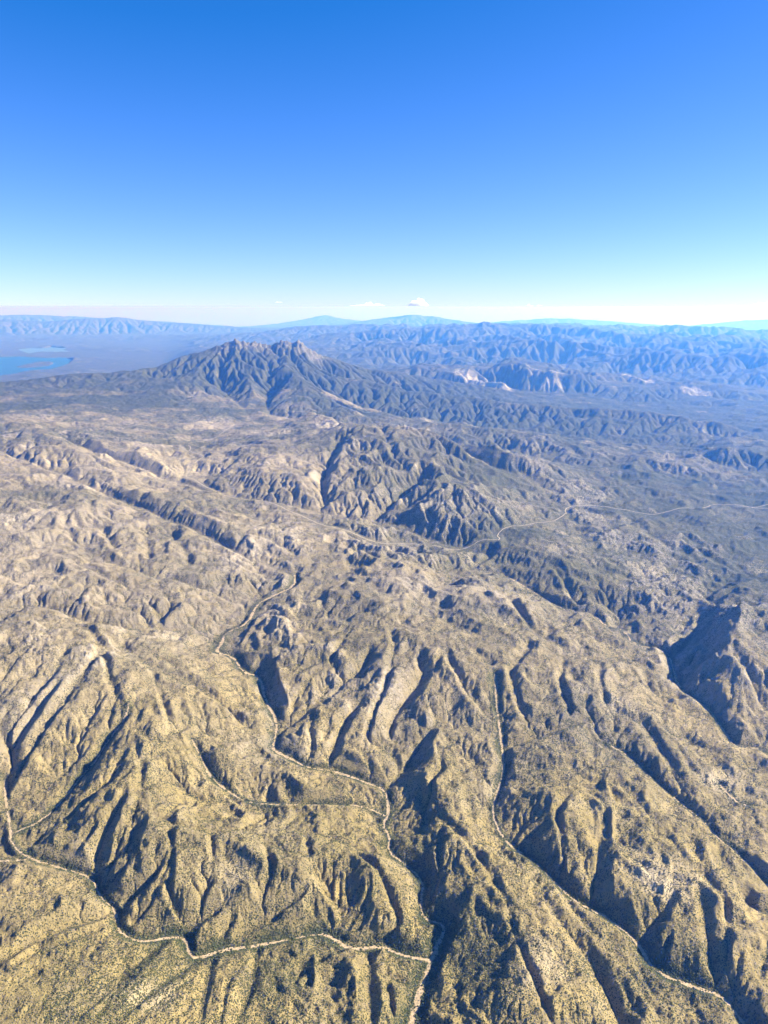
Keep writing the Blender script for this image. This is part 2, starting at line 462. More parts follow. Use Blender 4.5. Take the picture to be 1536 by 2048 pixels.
# distance to the nearest traced line or height, in cells (rough), to keep noise off the traced features
free = (~fix0).astype(np.float32)
blur = free
for _ in range(5):
    bp = np.pad(blur, 1, mode='edge')
    blur = np.where(fix0, 0, (bp[:-2, 1:-1] + bp[2:, 1:-1] + bp[1:-1, :-2] + bp[1:-1, 2:]) * .25)
near_w = smoothstep(0.2, 1.0, blur)

# far relief: how high the untraced hills rise
fr = RR / 1000.0
deg = np.degrees(TT)
amp = 42 * np.ones_like(RR)
amp = amp + smoothstep(4.2, 7, fr) * 45
amp = amp + smoothstep(20.5, 23.5, fr) * smoothstep(-4, 3, deg) * 150
amp = amp + smoothstep(27, 36, fr) * smoothstep(-6, 2, deg) * 340
amp = amp + smoothstep(36, 50, fr) * smoothstep(-6, -12, deg) * 160 + smoothstep(52, 60, fr) * 90
lake_w = smoothstep(-13, -16, deg) * smoothstep(30, 33, fr) * smoothstep(75, 60, fr)
amp = amp * (1 - 0.96 * lake_w) * (1 - 0.75 * smoothstep(62, 90, fr))
plateau = smoothstep(9.6, 11, fr) * smoothstep(18, 15, fr) * smoothstep(-3, -7, deg)
meadow = smoothstep(2700, 2350, RR) * smoothstep(-6, -12, deg)       # smooth grassy slope, near left
rolling = smoothstep(5.6, 6.6, fr) * smoothstep(12, 10.5, fr) * smoothstep(5, 9, deg)
leftmid = smoothstep(5.0, 6.2, fr) * smoothstep(11, 9.5, fr) * smoothstep(-2, -6, deg)   # broad smooth slopes
amp = amp * (1 - 0.4 * leftmid) * (1 - 0.6 * plateau) * (1 - 0.65 * meadow) * (1 - 0.4 * rolling)
amp = amp - 45 * smoothstep(11, 13, fr) * smoothstep(21, 19, fr) * smoothstep(-8, -4, deg) * .7
wl = np.where(RR > 20000, 5200.0, 0)
wx = fbm(XX, YY, 700.0, 3, 31) * 160; wy = fbm(XX, YY, 700.0, 3, 37) * 160
n_far = fbm(XX + wx * 3, YY + wy * 3, 4200.0, 6, 3, 0.6, True)
n_near = fbm(XX + wx, YY + wy, 700.0, 7, 11, 0.68, True)
mixf = smoothstep(14, 24, fr)
noise = n_near * (1 - mixf) + n_far * mixf
h = h + amp * near_w * noise * 1.1
h = h.astype(np.float64)

# ---------------------------------------------------------------- running water carves the slopes
OFF = [(a, b) for a in (-1, 0, 1) for b in (-1, 0, 1) if a or b]
def carve(h, fixw, pull, tgt, kvar, steps, K, m, diff, seed):
    nr, ntt = h.shape; N = nr * ntt
    idx = np.arange(N).reshape(nr, ntt); me_ = np.arange(N)
    fixw = fixw.ravel(); tgt = tgt.ravel(); pull = pull.ravel(); kvar = kvar.ravel()
    h = h.ravel().copy()
    r = np.random.default_rng(seed)
    jit = r.random((8, nr, ntt)).astype(np.float32) * 0.5 + 0.75
    Ip = np.pad(idx, 1, mode='edge')
    A = np.ones(N)
    for it in range(steps):
        H = h.reshape(nr, ntt)
        best = np.zeros((nr, ntt)); rec = idx.copy()
        Hp = np.pad(H, 1, constant_values=1e9)
        for k, (a, b) in enumerate(OFF):
            s = (H - Hp[1 + a:1 + a + nr, 1 + b:1 + b + ntt]) * (jit[k] / math.hypot(a, b))
            g = s > best
            best = np.where(g, s, best); rec = np.where(g, Ip[1 + a:1 + a + nr, 1 + b:1 + b + ntt], rec)
        rec = rec.ravel(); rec[fixw] = me_[fixw]
        dep = (rec != me_).astype(np.int32); ptr = rec.copy()
        for _ in range(12):
            dep = dep + dep[ptr]; ptr = ptr[ptr]
        order = np.argsort(dep, kind='stable')
        cnt = np.bincount(dep); ends = np.cumsum(cnt); starts = ends - cnt
        A = np.ones(N)
        for L in range(len(cnt) - 1, 0, -1):
            q = order[starts[L]:ends[L]]
            np.add.at(A, rec[q], A[q])
        F = K * kvar * A ** m
        h += pull * (tgt - h)
        for L in range(1, len(cnt)):
            q = order[starts[L]:ends[L]]; f = F[q]
            h[q] = np.minimum(h[q], (h[q] + f * h[rec[q]]) / (1 + f))
        H = h.reshape(nr, ntt); Hp = np.pad(H, 1, mode='edge')
        lap = Hp[:-2, 1:-1] + Hp[2:, 1:-1] + Hp[1:-1, :-2] + Hp[1:-1, 2:] - 4 * H
        h = (H + diff * lap).ravel()
        h[fixw] = tgt[fixw]
    return h.reshape(nr, ntt), A.reshape(nr, ntt)

rmask = np.zeros((NR, NT), bool)
for p in ridgs + fars:
    i, j = cell(p); i = np.round(i).astype(int); j = np.round(j).astype(int)
    ok = (i >= 0) & (i < NR) & (j >= 0) & (j < NT)
    rmask[i[ok], j[ok]] = True
tgt = np.where(fix0, h0, h)
soft = (1 - 0.45 * leftmid) * (1 - 0.5 * plateau) * (1 - 0.6 * meadow) * (1 - 0.45 * rolling) * (1 - 0.68 * smoothstep(7.5, 4.4, fr))
px, py, _ = spot(1470, 1255, z=330); qx, qy, _ = spot(1420, 1270, z=180)
cone = np.maximum(np.exp(-((XX - px) ** 2 + (YY - py) ** 2) / 420 ** 2), np.exp(-((XX - qx) ** 2 + (YY - qy) ** 2) / 380 ** 2))
soft = soft * (1 - 0.85 * np.clip(cone * 1.4, 0, 1))
kvar = soft * np.exp(0.9 * fbm(XX, YY, 420.0, 4, 51, 0.6) * (RR < 14000) + 0.9 * fbm(XX, YY, 2200.0, 4, 53, 0.6) * (RR >= 14000))
pull = np.where(rmask, 0.30, 0.05)
h, AREA = carve(tgt, vmask, pull, tgt + 6 * near_w * smoothstep(0, 1, amp / 60), kvar, 44, 0.045, 0.52, 0.025, 1)
print('carved', round(time.time() - T0, 1))
# ---------------------------------------------------------------- finer mesh grid
def upsample(a):
    """double the grid with a smooth (Catmull-Rom) curve"""
    def up1(a):
        p = np.pad(a, ((1, 2), (0, 0)), mode='edge')
        mid = (-p[:-3] + 9 * p[1:-2] + 9 * p[2:-1] - p[3:]) / 16
        o = np.empty((2 * a.shape[0] - 1, a.shape[1]), a.dtype)
        o[::2] = a; o[1::2] = mid[:a.shape[0] - 1]
        return o
    return up1(up1(a).T).T
hf = upsample(h); n, m = hf.shape
lrf = np.linspace(math.log(R0), math.log(R1), n); thf = np.linspace(TH0, TH1, m)
R2, T2 = np.meshgrid(np.exp(lrf), thf, indexing='ij')
X2 = R2 * np.sin(T2); Y2 = R2 * np.cos(T2)
nearf = np.clip(upsample(near_w), 0, 1)
fr2 = R2 / 1000; deg2 = np.degrees(T2)
# a second, finer round of carving cuts the small side gullies
cellm = R2 * (lrf[1] - lrf[0])
vf = np.zeros((n, m), bool)
for p in washl.values():
    i, j = cell(p); i = np.round(i * 2).astype(int); j = np.round(j * 2).astype(int)
    ok = (i >= 0) & (i < n) & (j >= 0) & (j < m); vf[i[ok], j[ok]] = True
fine = fbm(X2, Y2, 260.0, 5, 201, 0.72, True) * smoothstep(9, 5, fr2) * 15 + fbm(X2, Y2, 600.0, 5, 207, 0.7) * smoothstep(5, 9, fr2) * smoothstep(40, 25, fr2) * 14 + fbm(X2, Y2, 2400.0, 5, 211, 0.7) * smoothstep(22, 32, fr2) * 45
lakeflat = smoothstep(-13, -16, deg2) * smoothstep(30, 33, fr2)
soft2 = np.clip(upsample(soft), 0, 1)
tf = hf + fine * (1 - .9 * lakeflat) * soft2
hf, AREA2 = carve(tf, vf, np.full((n, m), 0.04), tf, soft2 * np.exp(0.8 * fbm(X2, Y2, 260.0, 3, 220, 0.6)), 12, 0.05, 0.5, 0.015, 2)
print('carved fine', round(time.time() - T0, 1))

# distance (m) from the washes and roads
def dist_to(lines, maxd_ang=0.02):
    D = np.full((n, m), 1e9, np.float32); Z = np.zeros((n, m), np.float32)
    dl2 = lrf[1] - lrf[0]; dt2 = thf[1] - thf[0]
    for p in lines:
        p, f = p if isinstance(p, tuple) else (p, 1.0)
        r = np.hypot(p[:, 0], p[:, 1]); t = np.arctan2(p[:, 0], p[:, 1])
        ii = np.round((np.log(r) - lrf[0]) / dl2).astype(int); jj = np.round((t - TH0) / dt2).astype(int)
        K = 16
        for k in range(len(p)):
            i0, i1, j0, j1 = max(ii[k] - K, 0), min(ii[k] + K + 1, n), max(jj[k] - K, 0), min(jj[k] + K + 1, m)
            if i0 >= i1 or j0 >= j1: continue
            d = np.hypot(X2[i0:i1, j0:j1] - p[k, 0], Y2[i0:i1, j0:j1] - p[k, 1]).astype(np.float32) / f
            g = d < D[i0:i1, j0:j1]
            D[i0:i1, j0:j1][g] = d[g]; Z[i0:i1, j0:j1][g] = p[k, 2]
    return D, Z

# rocky ground: granite knobs with boulders, crests of the peaks, pale cliffs
sl_r = np.gradient(hf, axis=0) / (R2 * (lrf[1] - lrf[0])); sl_t = np.gradient(hf, axis=1) / (R2 * (thf[1] - thf[0]))
slope = np.hypot(sl_r, sl_t)
rockn = fbm(X2, Y2, 1500.0, 5, 40, 0.6)
conv = hf - upsample(h0 * 0 + (np.pad(h, 4, mode='edge')[:-8, 4:-4] + np.pad(h, 4, mode='edge')[8:, 4:-4] + np.pad(h, 4, mode='edge')[4:-4, :-8] + np.pad(h, 4, mode='edge')[4:-4, 8:]) / 4)
knob = np.clip(conv / (R2 * 0.006), -1, 1)
rock = 0.8 * smoothstep(0.3, 0.95, rockn + 0.5 * knob + 0.5 * np.clip(slope - 0.35, 0, 1)) * smoothstep(2.6, 4.5, fr2) * smoothstep(14.5, 12.0, fr2)
peaks = np.zeros_like(R2)
crest = fars[0]
for p in crest[::3]:
    if -0.2 < math.atan2(p[0], p[1]) < -0.09:
        peaks = np.maximum(peaks, 1 - np.hypot((X2 - p[0]) / 380, (Y2 - p[1]) / 460))
peaks = np.clip(peaks * 1.6, 0, 1)
# granite relief: blocky bumps
g1 = fbm(X2, Y2, 140.0, 3, 60, 0.6, True); g2 = fbm(X2, Y2, 420.0, 4, 66, 0.55, True)
lim = smoothstep(9, 5, fr2)
hf = hf + rock * (g1 * 13 * lim + g2 * 18 * smoothstep(22, 10, fr2))
# small gullies and hummocks everywhere, sized with distance so they stay a few cells wide
u1 = fbm(X2, Y2, 70.0, 3, 80, 0.55, True) * smoothstep(5.5, 3.5, fr2)
u2 = fbm(X2, Y2, 170.0, 3, 86, 0.5, True) * smoothstep(11, 6, fr2)
u3 = fbm(X2, Y2, 420.0, 4, 101, 0.55, True) * smoothstep(5, 8, fr2) * smoothstep(24, 14, fr2)
hf = hf + (u1 * 5.0 + u2 * 9.5 + u3 * 13.0) * (.35 + .65 * smoothstep(0.03, 0.25, slope))
# bushes, boulders and rills too small to draw one by one roughen every slope
w1 = rng.standard_normal((n, m)).astype(np.float32)
w2 = np.pad(rng.standard_normal((n, m)).astype(np.float32), 1, mode='edge')
w2 = (w2[:-2, 1:-1] + w2[2:, 1:-1] + w2[1:-1, :-2] + w2[1:-1, 2:] + w2[1:-1, 1:-1]) / 2.24
hf = hf + cellm * (0.10 * w1 + 0.16 * w2) * (0.6 + 1.0 * rock) * smoothstep(30, 12, fr2)
# spires along the crest of the peaked mountain
sp = fbm(X2, Y2, 260.0, 3, 95, 0.7, True); sp2 = fbm(X2, Y2 * .35, 120.0, 2, 97, 0.7, True)
hf = hf + peaks * (sp * 52 + sp2 * 48)

ROAD = {
 'ridge': '470,850,575 440,874,560 420,882,548 384,890,540 376,900,530 383,905,526 378,915,520 410,923,510 404,932,505 385,944,500 372,955,496 374,961,492 400,970,486 432,982,474 436,988,468 500,1004,440 560,1020,418 575,1028,412 620,1042,395 640,1052,385 700,1067,352 745,1083,322 770,1087,310 800,1085,300 825,1088,285 850,1098,265 875,1096,256 892,1104,248 945,1100,240 960,1096,238 995,1100,230 1000,1092,230 992,1084,232 1010,1074,236 1060,1063,238 1100,1056,236 1134,1040,232 1128,1026,232 1145,1020,236 1180,1018,240',
 'east': '1165,1015,242 1210,1017,240 1240,1024,220 1258,1026,205 1290,1032,185 1315,1033,172 1350,1029,172 1375,1024,176 1410,1014,188 1425,1005,192 1455,1010,180 1490,1018,150 1540,1025,118 1600,1035,100',
 'spur': '1470,1020,150 1500,1021,140 1545,1016,110',
}
roadl = {k: dense(line(t), 0.0006) for k, t in ROAD.items()}
BREADTH = {'main': 1.0, 'left': .8, 'left arm': .7, 'left gully': .7, 'mid arm': .72, 'right': .85, 'far right': .75, 'slope': .58, 'east': .7, 'east low': .7}
DW, ZW = dist_to([(dense(line(t), 0.0007), BREADTH[k]) for k, t in WASH.items() if k != 'upper'])
wid = 5.6 + 4.5 * perlin(X2 / 150, Y2 / 150, 5) + 5.0 * smoothstep(2750, 2150, R2) + 3 * perlin(X2 / 45, Y2 / 45, 6) + 1.0 * np.clip(fr2 - 3, 0, 4)
# banks lie back at the slope loose ground holds
DV, ZV = dist_to([dense(line(t), 0.0007) for t in VALLEY] + [washl['upper']])
for D_, Z_, c_, f_ in ((DV, ZV, 8.0, 0.62), (DW, ZW, wid + 4, 0.50)):
    lim_ = Z_ + 2 + f_ * np.maximum(D_ - c_, 0) * (1 + .25 * perlin(X2 / 120, Y2 / 120, 33)) + 0.12 * (hf - Z_)
    near_ = D_ < 15 * cellm
    ease = smoothstep(15, 9, D_ / cellm)
    hf = np.where(near_, hf - ease * np.maximum(hf - lim_, 0), hf)
# every wash keeps a flat sandy floor
wflat = smoothstep(5.5, 1.1, DW / wid)
hf = hf * (1 - wflat) + np.where(DW < 1e8, ZW, hf) * wflat
# the road follows a bench close to the ground it crosses
def sample(a, x, y):
    r = np.hypot(x, y); t = np.arctan2(x, y)
    i = np.clip((np.log(r) - lrf[0]) / (lrf[1] - lrf[0]), 0, n - 2.001); j = np.clip((t - TH0) / (thf[1] - thf[0]), 0, m - 2.001)
    i0 = i.astype(int); j0 = j.astype(int); fi = i - i0; fj = j - j0
    return (a[i0, j0] * (1 - fi) + a[i0 + 1, j0] * fi) * (1 - fj) + (a[i0, j0 + 1] * (1 - fi) + a[i0 + 1, j0 + 1] * fi) * fj
for k, p in roadl.items():
    z = sample(hf, p[:, 0], p[:, 1]); w = 61
    z = np.convolve(np.pad(z, w // 2, mode='edge'), np.ones(w) / w, 'valid')
    roadl[k] = np.stack([p[:, 0], p[:, 1], z], 1)
DR, ZR = dist_to(list(roadl.values()))
wr = np.where(DR < 1e8, smoothstep(75, 20, DR), 0)
hf = hf * (1 - wr) + np.where(DR < 1e8, ZR, hf) * wr

# the two arms of the lake far to the left
LAKE_Z = -100.0
LAKE = {
 'near': '-120,716 0,714 40,713 90,716 130,715 148,721 135,728 118,734 95,741 60,744 30,748 0,752 -120,760',
 'far': '34,699 62,696 84,697 102,694 134,697 126,700 142,703 112,705 84,704 58,707 46,703',
}
ISLE = '30,734 55,728 85,725 106,727 98,732 70,735 45,736'
def poly(t, z=LAKE_Z):
    return np.array([spot(*map(float, w.split(',')), z=z) for w in t.split()])
def inside(P):
    r = np.zeros(X2.shape, bool); k = len(P); j = k - 1
    for i in range(k):
        xi, yi = P[i, :2]; xj, yj = P[j, :2]
        c = ((yi > Y2) != (yj > Y2)) & (X2 < (xj - xi) * (Y2 - yi) / (yj - yi + 1e-9) + xi)
        r ^= c; j = i
    return r
lakeN, lakeF, isle = inside(poly(LAKE['near'])), inside(poly(LAKE['far'])), inside(poly(ISLE))
lk = (lakeN | lakeF) & ~isle
hf = np.where(lk, LAKE_Z - 12, np.where((lake_w_f := smoothstep(-13, -16, deg2) * smoothstep(30, 33, fr2) * smoothstep(75, 60, fr2)) > 0, hf + lake_w_f * (LAKE_Z + 12 + 16 * fbm(X2, Y2, 3500., 4, 150) + 130 * np.clip(fbm(X2, Y2, 5200., 5, 155, .6) - .25, 0, 1) - hf), hf))

# ---------------------------------------------------------------- what covers the ground
Lg = np.log(AREA2 + 1.0)
veg = smoothstep(3.0, 6.5, Lg) * smoothstep(1.2, 0.3, slope) * 0.7
mid = smoothstep(4.0, 7.5, fr2)
veg = np.maximum(veg, mid * (0.10 + 0.56 * smoothstep(-8, 10, deg2) + 0.25 * fbm(X2, Y2, 1300.0, 4, 230, 0.6)))
veg = np.maximum(veg, smoothstep(20, 26, fr2) * (0.8 - 0.10 * smoothstep(-11, -14, deg2)))
veg = np.maximum(veg, smoothstep(10, 2.5, DW / wid) * np.clip(0.5 + 0.45 * fbm(X2, Y2, 130.0, 3, 280, .6), 0, 1))
veg = np.maximum(veg, np.clip(upsample(plateau), 0, 1) * 0.55 * smoothstep(-.5, .4, fbm(X2, Y2, 900., 4, 240, .6)))
green_hi = smoothstep(0.0, 0.6, fbm(X2, Y2, 2600.0, 5, 120, 0.55) + 0.4 + 0.6 * smoothstep(17, 19, fr2)) * smoothstep(11.5, 14.5, fr2) * smoothstep(26, 22, fr2)
veg = np.maximum(veg, green_hi * 0.9)
pale = np.zeros_like(R2)
for t in ('925,735,d23.2 945,733,d23 975,742,d22.8 1005,758,d22.4', '960,742,d22.6 1010,764,d22', '1072,745,d22.7 1080,752,d22.5', '1108,748,d22.5 1114,752,d22.4', '1260,758,d24.4 1290,765,d24', '1380,790,d22.5 1400,792,d22.4'):
    for p in dense(line(t), 0.002):
        pale = np.maximum(pale, 1 - np.hypot((X2 - p[0]) / 330, (Y2 - p[1]) / 620))
pale = smoothstep(0.1, 0.6, pale + 0.3 * fbm(X2, Y2, 500., 3, 130))
outc = smoothstep(0.55, 0.8, fbm(X2, Y2 * 1.6, 420.0, 5, 140, 0.6)) * smoothstep(9.5, 10.5, fr2) * smoothstep(16, 13, fr2) * smoothstep(0, -5, deg2)
rock = np.clip(np.maximum.reduce([rock, peaks * 1.1, outc]), 0, 1)
# patches of ground cover seen here and there: photo column, row, elevation, half-width (m), veg, rock, pale
straw0 = np.zeros_like(R2)
ragged = 0.75 + 0.5 * np.clip(fbm(X2, Y2, 300.0, 4, 260, .6), -1, 1)
veg = np.maximum(veg, smoothstep(15.2, 16.6, fr2) * smoothstep(23, 21, fr2) * (0.86 + 0.25 * fbm(X2, Y2, 700.0, 4, 270, .6)))
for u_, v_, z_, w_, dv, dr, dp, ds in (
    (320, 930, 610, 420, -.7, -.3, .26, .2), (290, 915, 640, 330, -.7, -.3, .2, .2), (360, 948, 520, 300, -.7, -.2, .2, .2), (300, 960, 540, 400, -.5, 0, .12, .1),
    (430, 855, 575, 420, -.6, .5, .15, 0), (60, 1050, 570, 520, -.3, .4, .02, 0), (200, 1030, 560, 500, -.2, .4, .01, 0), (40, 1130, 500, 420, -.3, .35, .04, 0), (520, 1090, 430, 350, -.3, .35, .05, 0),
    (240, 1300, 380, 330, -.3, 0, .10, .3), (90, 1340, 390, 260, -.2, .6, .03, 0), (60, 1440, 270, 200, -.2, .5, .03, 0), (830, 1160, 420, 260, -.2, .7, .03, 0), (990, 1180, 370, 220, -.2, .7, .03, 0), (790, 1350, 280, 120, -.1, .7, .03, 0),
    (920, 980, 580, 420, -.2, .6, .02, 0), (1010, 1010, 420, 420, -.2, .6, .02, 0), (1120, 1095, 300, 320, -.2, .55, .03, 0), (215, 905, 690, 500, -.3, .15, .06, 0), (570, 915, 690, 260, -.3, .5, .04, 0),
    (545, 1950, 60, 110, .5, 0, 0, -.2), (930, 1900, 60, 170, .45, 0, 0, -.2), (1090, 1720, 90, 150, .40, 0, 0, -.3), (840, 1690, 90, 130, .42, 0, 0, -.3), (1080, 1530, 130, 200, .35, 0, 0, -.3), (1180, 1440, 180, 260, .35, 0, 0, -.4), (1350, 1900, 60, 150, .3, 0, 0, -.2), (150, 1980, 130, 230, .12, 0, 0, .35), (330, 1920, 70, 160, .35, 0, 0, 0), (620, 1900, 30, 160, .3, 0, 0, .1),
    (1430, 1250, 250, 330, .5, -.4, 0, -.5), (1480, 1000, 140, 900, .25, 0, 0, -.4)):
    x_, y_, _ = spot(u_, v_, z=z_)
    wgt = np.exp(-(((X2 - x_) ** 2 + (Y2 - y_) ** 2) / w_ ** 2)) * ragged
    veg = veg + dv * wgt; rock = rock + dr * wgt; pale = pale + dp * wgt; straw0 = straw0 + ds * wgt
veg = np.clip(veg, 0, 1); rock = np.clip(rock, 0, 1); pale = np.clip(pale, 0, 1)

# dry yellow grass on the near slopes, greyer granite soil farther up
straw = np.clip(straw0 + smoothstep(6.0, 2.6, fr2) + 0.35 * fbm(X2, Y2, 1100.0, 4, 250, .6) + 0.3 * np.clip(upsample(meadow), 0, 1) - 0.05, 0, 1)
zz = (hf - R2 * R2 / (2 * EARTH)) * U
co = np.stack([X2 * U, Y2 * U, zz], -1).astype(np.float32)
print('fine grid', round(time.time() - T0, 1), hf.shape)
# ---------------------------------------------------------------- materials
def newmat(name):
    mt = bpy.data.materials.new(name); mt.use_nodes = True
    t = mt.node_tree; b = t.nodes['Principled BSDF']
    return mt, t, b

class G:
    """small helper to write node graphs"""
    def __init__(s, t): s.t = t
    def node(s, kind, **kw):
        nd = s.t.nodes.new(kind)
        for k, v in kw.items():
            if k.startswith('i_'):
                key = k[2:]
                nd.inputs[int(key) if key.isdigit() else key].default_value = v
            else: setattr(nd, k, v)
        return nd
    def link(s, a, b): s.t.links.new(a, b)
    def noise(s, co, scale, detail=4, rough=.55, lo=.35, hi=.65):
        nz = s.node('ShaderNodeTexNoise', i_Scale=scale, i_Detail=detail, i_Roughness=rough)
        s.link(co, nz.inputs['Vector'])
        mr = s.node('ShaderNodeMapRange', interpolation_type='SMOOTHSTEP')
        mr.inputs[1].default_value = lo; mr.inputs[2].default_value = hi
        s.link(nz.outputs[0], mr.inputs[0])
        return mr.outputs[0]
    def mix(s, f, a, b):
        mx = s.node('ShaderNodeMix', data_type='RGBA')
        for sock, v in ((mx.inputs[0], f), (mx.inputs[6], a), (mx.inputs[7], b)):
            if hasattr(v, 'is_linked'): s.link(v, sock)
            elif isinstance(v, tuple): sock.default_value = (*v, 1)
            else: sock.default_value = v
        return mx.outputs[2]
    def math(s, op, a, b=0.0, clamp=False):
        nd = s.node('ShaderNodeMath', operation=op, use_clamp=clamp)
        for sock, v in zip(nd.inputs, (a, b)):
            if hasattr(v, 'is_linked'): s.link(v, sock)
            else: sock.default_value = v
        return nd.outputs[0]

def ground_material():
    mt, t, b = newmat('desert_ground'); g = G(t)
    tc = g.node('ShaderNodeTexCoord').outputs['Object']
    at = g.node('ShaderNodeAttribute', attribute_name='cover')
    sep = g.node('ShaderNodeSeparateColor'); g.link(at.outputs['Color'], sep.inputs[0])
    rock, veg, pale = sep.outputs
    straw = at.outputs['Alpha']
    grey = g.mix(g.noise(tc, 0.22, 6), (0.28, 0.232, 0.163), (0.21, 0.18, 0.128))
    gold = g.mix(g.noise(tc, 0.22, 6), (0.335, 0.258, 0.106), (0.24, 0.192, 0.08))
    soil = g.mix(straw, grey, gold)
    soil = g.mix(g.noise(tc, 2.0, 5, .6, .4, .7), soil, (0.19, 0.15, 0.075))
    soil = g.mix(g.math('MULTIPLY', g.noise(tc, 0.5, 4, .6, .5, .75), .6), soil, (0.37, 0.30, 0.165))
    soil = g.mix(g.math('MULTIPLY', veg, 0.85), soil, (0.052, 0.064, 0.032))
    # bare granite
    rc = g.mix(g.noise(tc, 3.0, 5, .65), (0.375, 0.325, 0.26), (0.25, 0.22, 0.175))
    rc = g.mix(g.noise(tc, 14.0, 3, .6, .5, .7), rc, (0.20, 0.17, 0.14))
    rmask = g.math('MULTIPLY', rock, g.noise(tc, 5.0, 5, .7, .36, .56))
    c = g.mix(rmask, soil, rc)
    c = g.mix(pale, c, (0.60, 0.50, 0.35))
    # shrubs standing on it: dark green dots, thicker where the ground holds water
    vo = g.node('ShaderNodeTexVoronoi', i_Scale=15.0); g.link(tc, vo.inputs['Vector'])
    sepv = g.node('ShaderNodeSeparateColor'); g.link(vo.outputs['Color'], sepv.inputs[0])
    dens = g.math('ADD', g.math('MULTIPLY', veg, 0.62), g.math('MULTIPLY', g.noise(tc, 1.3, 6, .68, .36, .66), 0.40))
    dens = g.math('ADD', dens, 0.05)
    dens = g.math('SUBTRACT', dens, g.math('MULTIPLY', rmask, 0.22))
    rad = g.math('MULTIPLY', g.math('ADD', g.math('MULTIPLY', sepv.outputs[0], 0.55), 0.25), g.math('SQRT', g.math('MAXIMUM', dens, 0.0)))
    rad = g.math('MULTIPLY', rad, 1.15)
    ed = g.node('ShaderNodeMapRange'); ed.inputs[1].default_value = -0.06; ed.inputs[2].default_value = 0.06
    g.link(g.math('SUBTRACT', rad, vo.outputs['Distance']), ed.inputs[0])
    bush = g.mix(sepv.outputs[1], (0.028, 0.034, 0.016), (0.07, 0.072, 0.03))
    c = g.mix(ed.outputs[0], c, bush)
    g.link(c, b.inputs['Base Color'])
    b.inputs['Roughness'].default_value = 0.95
    b.inputs['Specular IOR Level'].default_value = 0.1
    bp = g.node('ShaderNodeBump', i_Strength=0.8, i_Distance=0.07)
    hgt = g.math('ADD', g.math('MULTIPLY', ed.outputs[0], 0.5), g.noise(tc, 9.0, 5, .7, .2, .8))
    g.link(hgt, bp.inputs['Height']); g.link(bp.outputs[0], b.inputs['Normal'])
    return mt

def plain_material(name, c1, c2, scale):
    mt, t, b = newmat(name); g = G(t)
    tc = g.node('ShaderNodeTexCoord').outputs['Object']
    c = g.mix(g.noise(tc, scale, 5, .6), c1, c2)
    g.link(c, b.inputs['Base Color'])
    b.inputs['Roughness'].default_value = 0.9
    b.inputs['Specular IOR Level'].default_value = 0.15
    return mt

M_ground = ground_material()
M_wash = plain_material('wash_sand', (0.44, 0.335, 0.215), (0.25, 0.195, 0.115), 9.0)
M_road = plain_material('graded_dirt', (0.50, 0.43, 0.32), (0.36, 0.30, 0.21), 4.0)

# ---------------------------------------------------------------- terrain meshes
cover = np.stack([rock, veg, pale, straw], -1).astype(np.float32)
fidx = np.arange(n * m).reshape(n, m)
quads = np.stack([fidx[:-1, :-1], fidx[:-1, 1:], fidx[1:, 1:], fidx[1:, :-1]], -1)
avg = lambda a: (a[:-1, :-1] + a[1:, :-1] + a[:-1, 1:] + a[1:, 1:]) / 4
fD = avg(DW / wid) + 0.9 * perlin(avg(X2) / 26, avg(Y2) / 26, 9) + 0.5 * perlin(avg(X2) / 11, avg(Y2) / 11, 10)
fR = avg(R2) / 1000 + 0.5 * perlin(avg(X2) / 900, avg(Y2) / 900, 15) 
bar_ = perlin(avg(X2) / 38, avg(Y2) / 38, 12)                # brushy bars between the braids
fD = fD + 0.9 * np.clip(perlin(avg(X2) / 170, avg(Y2) / 170, 13), 0, 1)
isw = (fD < 1.0) & (bar_ < 0.34)
def sheet(name, mask, mat, kind='structure'):
    q = quads[mask].reshape(-1, 4)
    used = np.zeros(n * m, bool); used[q.ravel()] = True
    remap = np.cumsum(used) - 1
    v = co.reshape(-1, 3)[used]; cv = cover.reshape(-1, 4)[used]
    q = remap[q].astype(np.int32)
    me = bpy.data.meshes.new(name)
    me.vertices.add(len(v)); me.vertices.foreach_set('co', v.ravel())
    me.loops.add(q.size); me.loops.foreach_set('vertex_index', q.ravel())
    me.polygons.add(len(q))
    me.polygons.foreach_set('loop_start', np.arange(0, q.size, 4, dtype=np.int32))
    me.update(calc_edges=True)
    me.polygons.foreach_set('use_smooth', np.ones(len(q), bool))
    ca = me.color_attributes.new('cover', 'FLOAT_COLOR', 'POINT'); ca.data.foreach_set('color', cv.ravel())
    me.materials.append(mat)
    o = bpy.data.objects.new(name, me); col.objects.link(o)
    if kind: o['kind'] = kind
    return o
sheet('hills', (fR < 13.2) & ~isw, M_ground)
sheet('mountain', (fR >= 13.2) & (fR < 21.8) & ~isw, M_ground)
sheet('distant_hills', (fR >= 21.8) & ~isw, M_ground)
sheet('dry_wash', isw, M_wash)

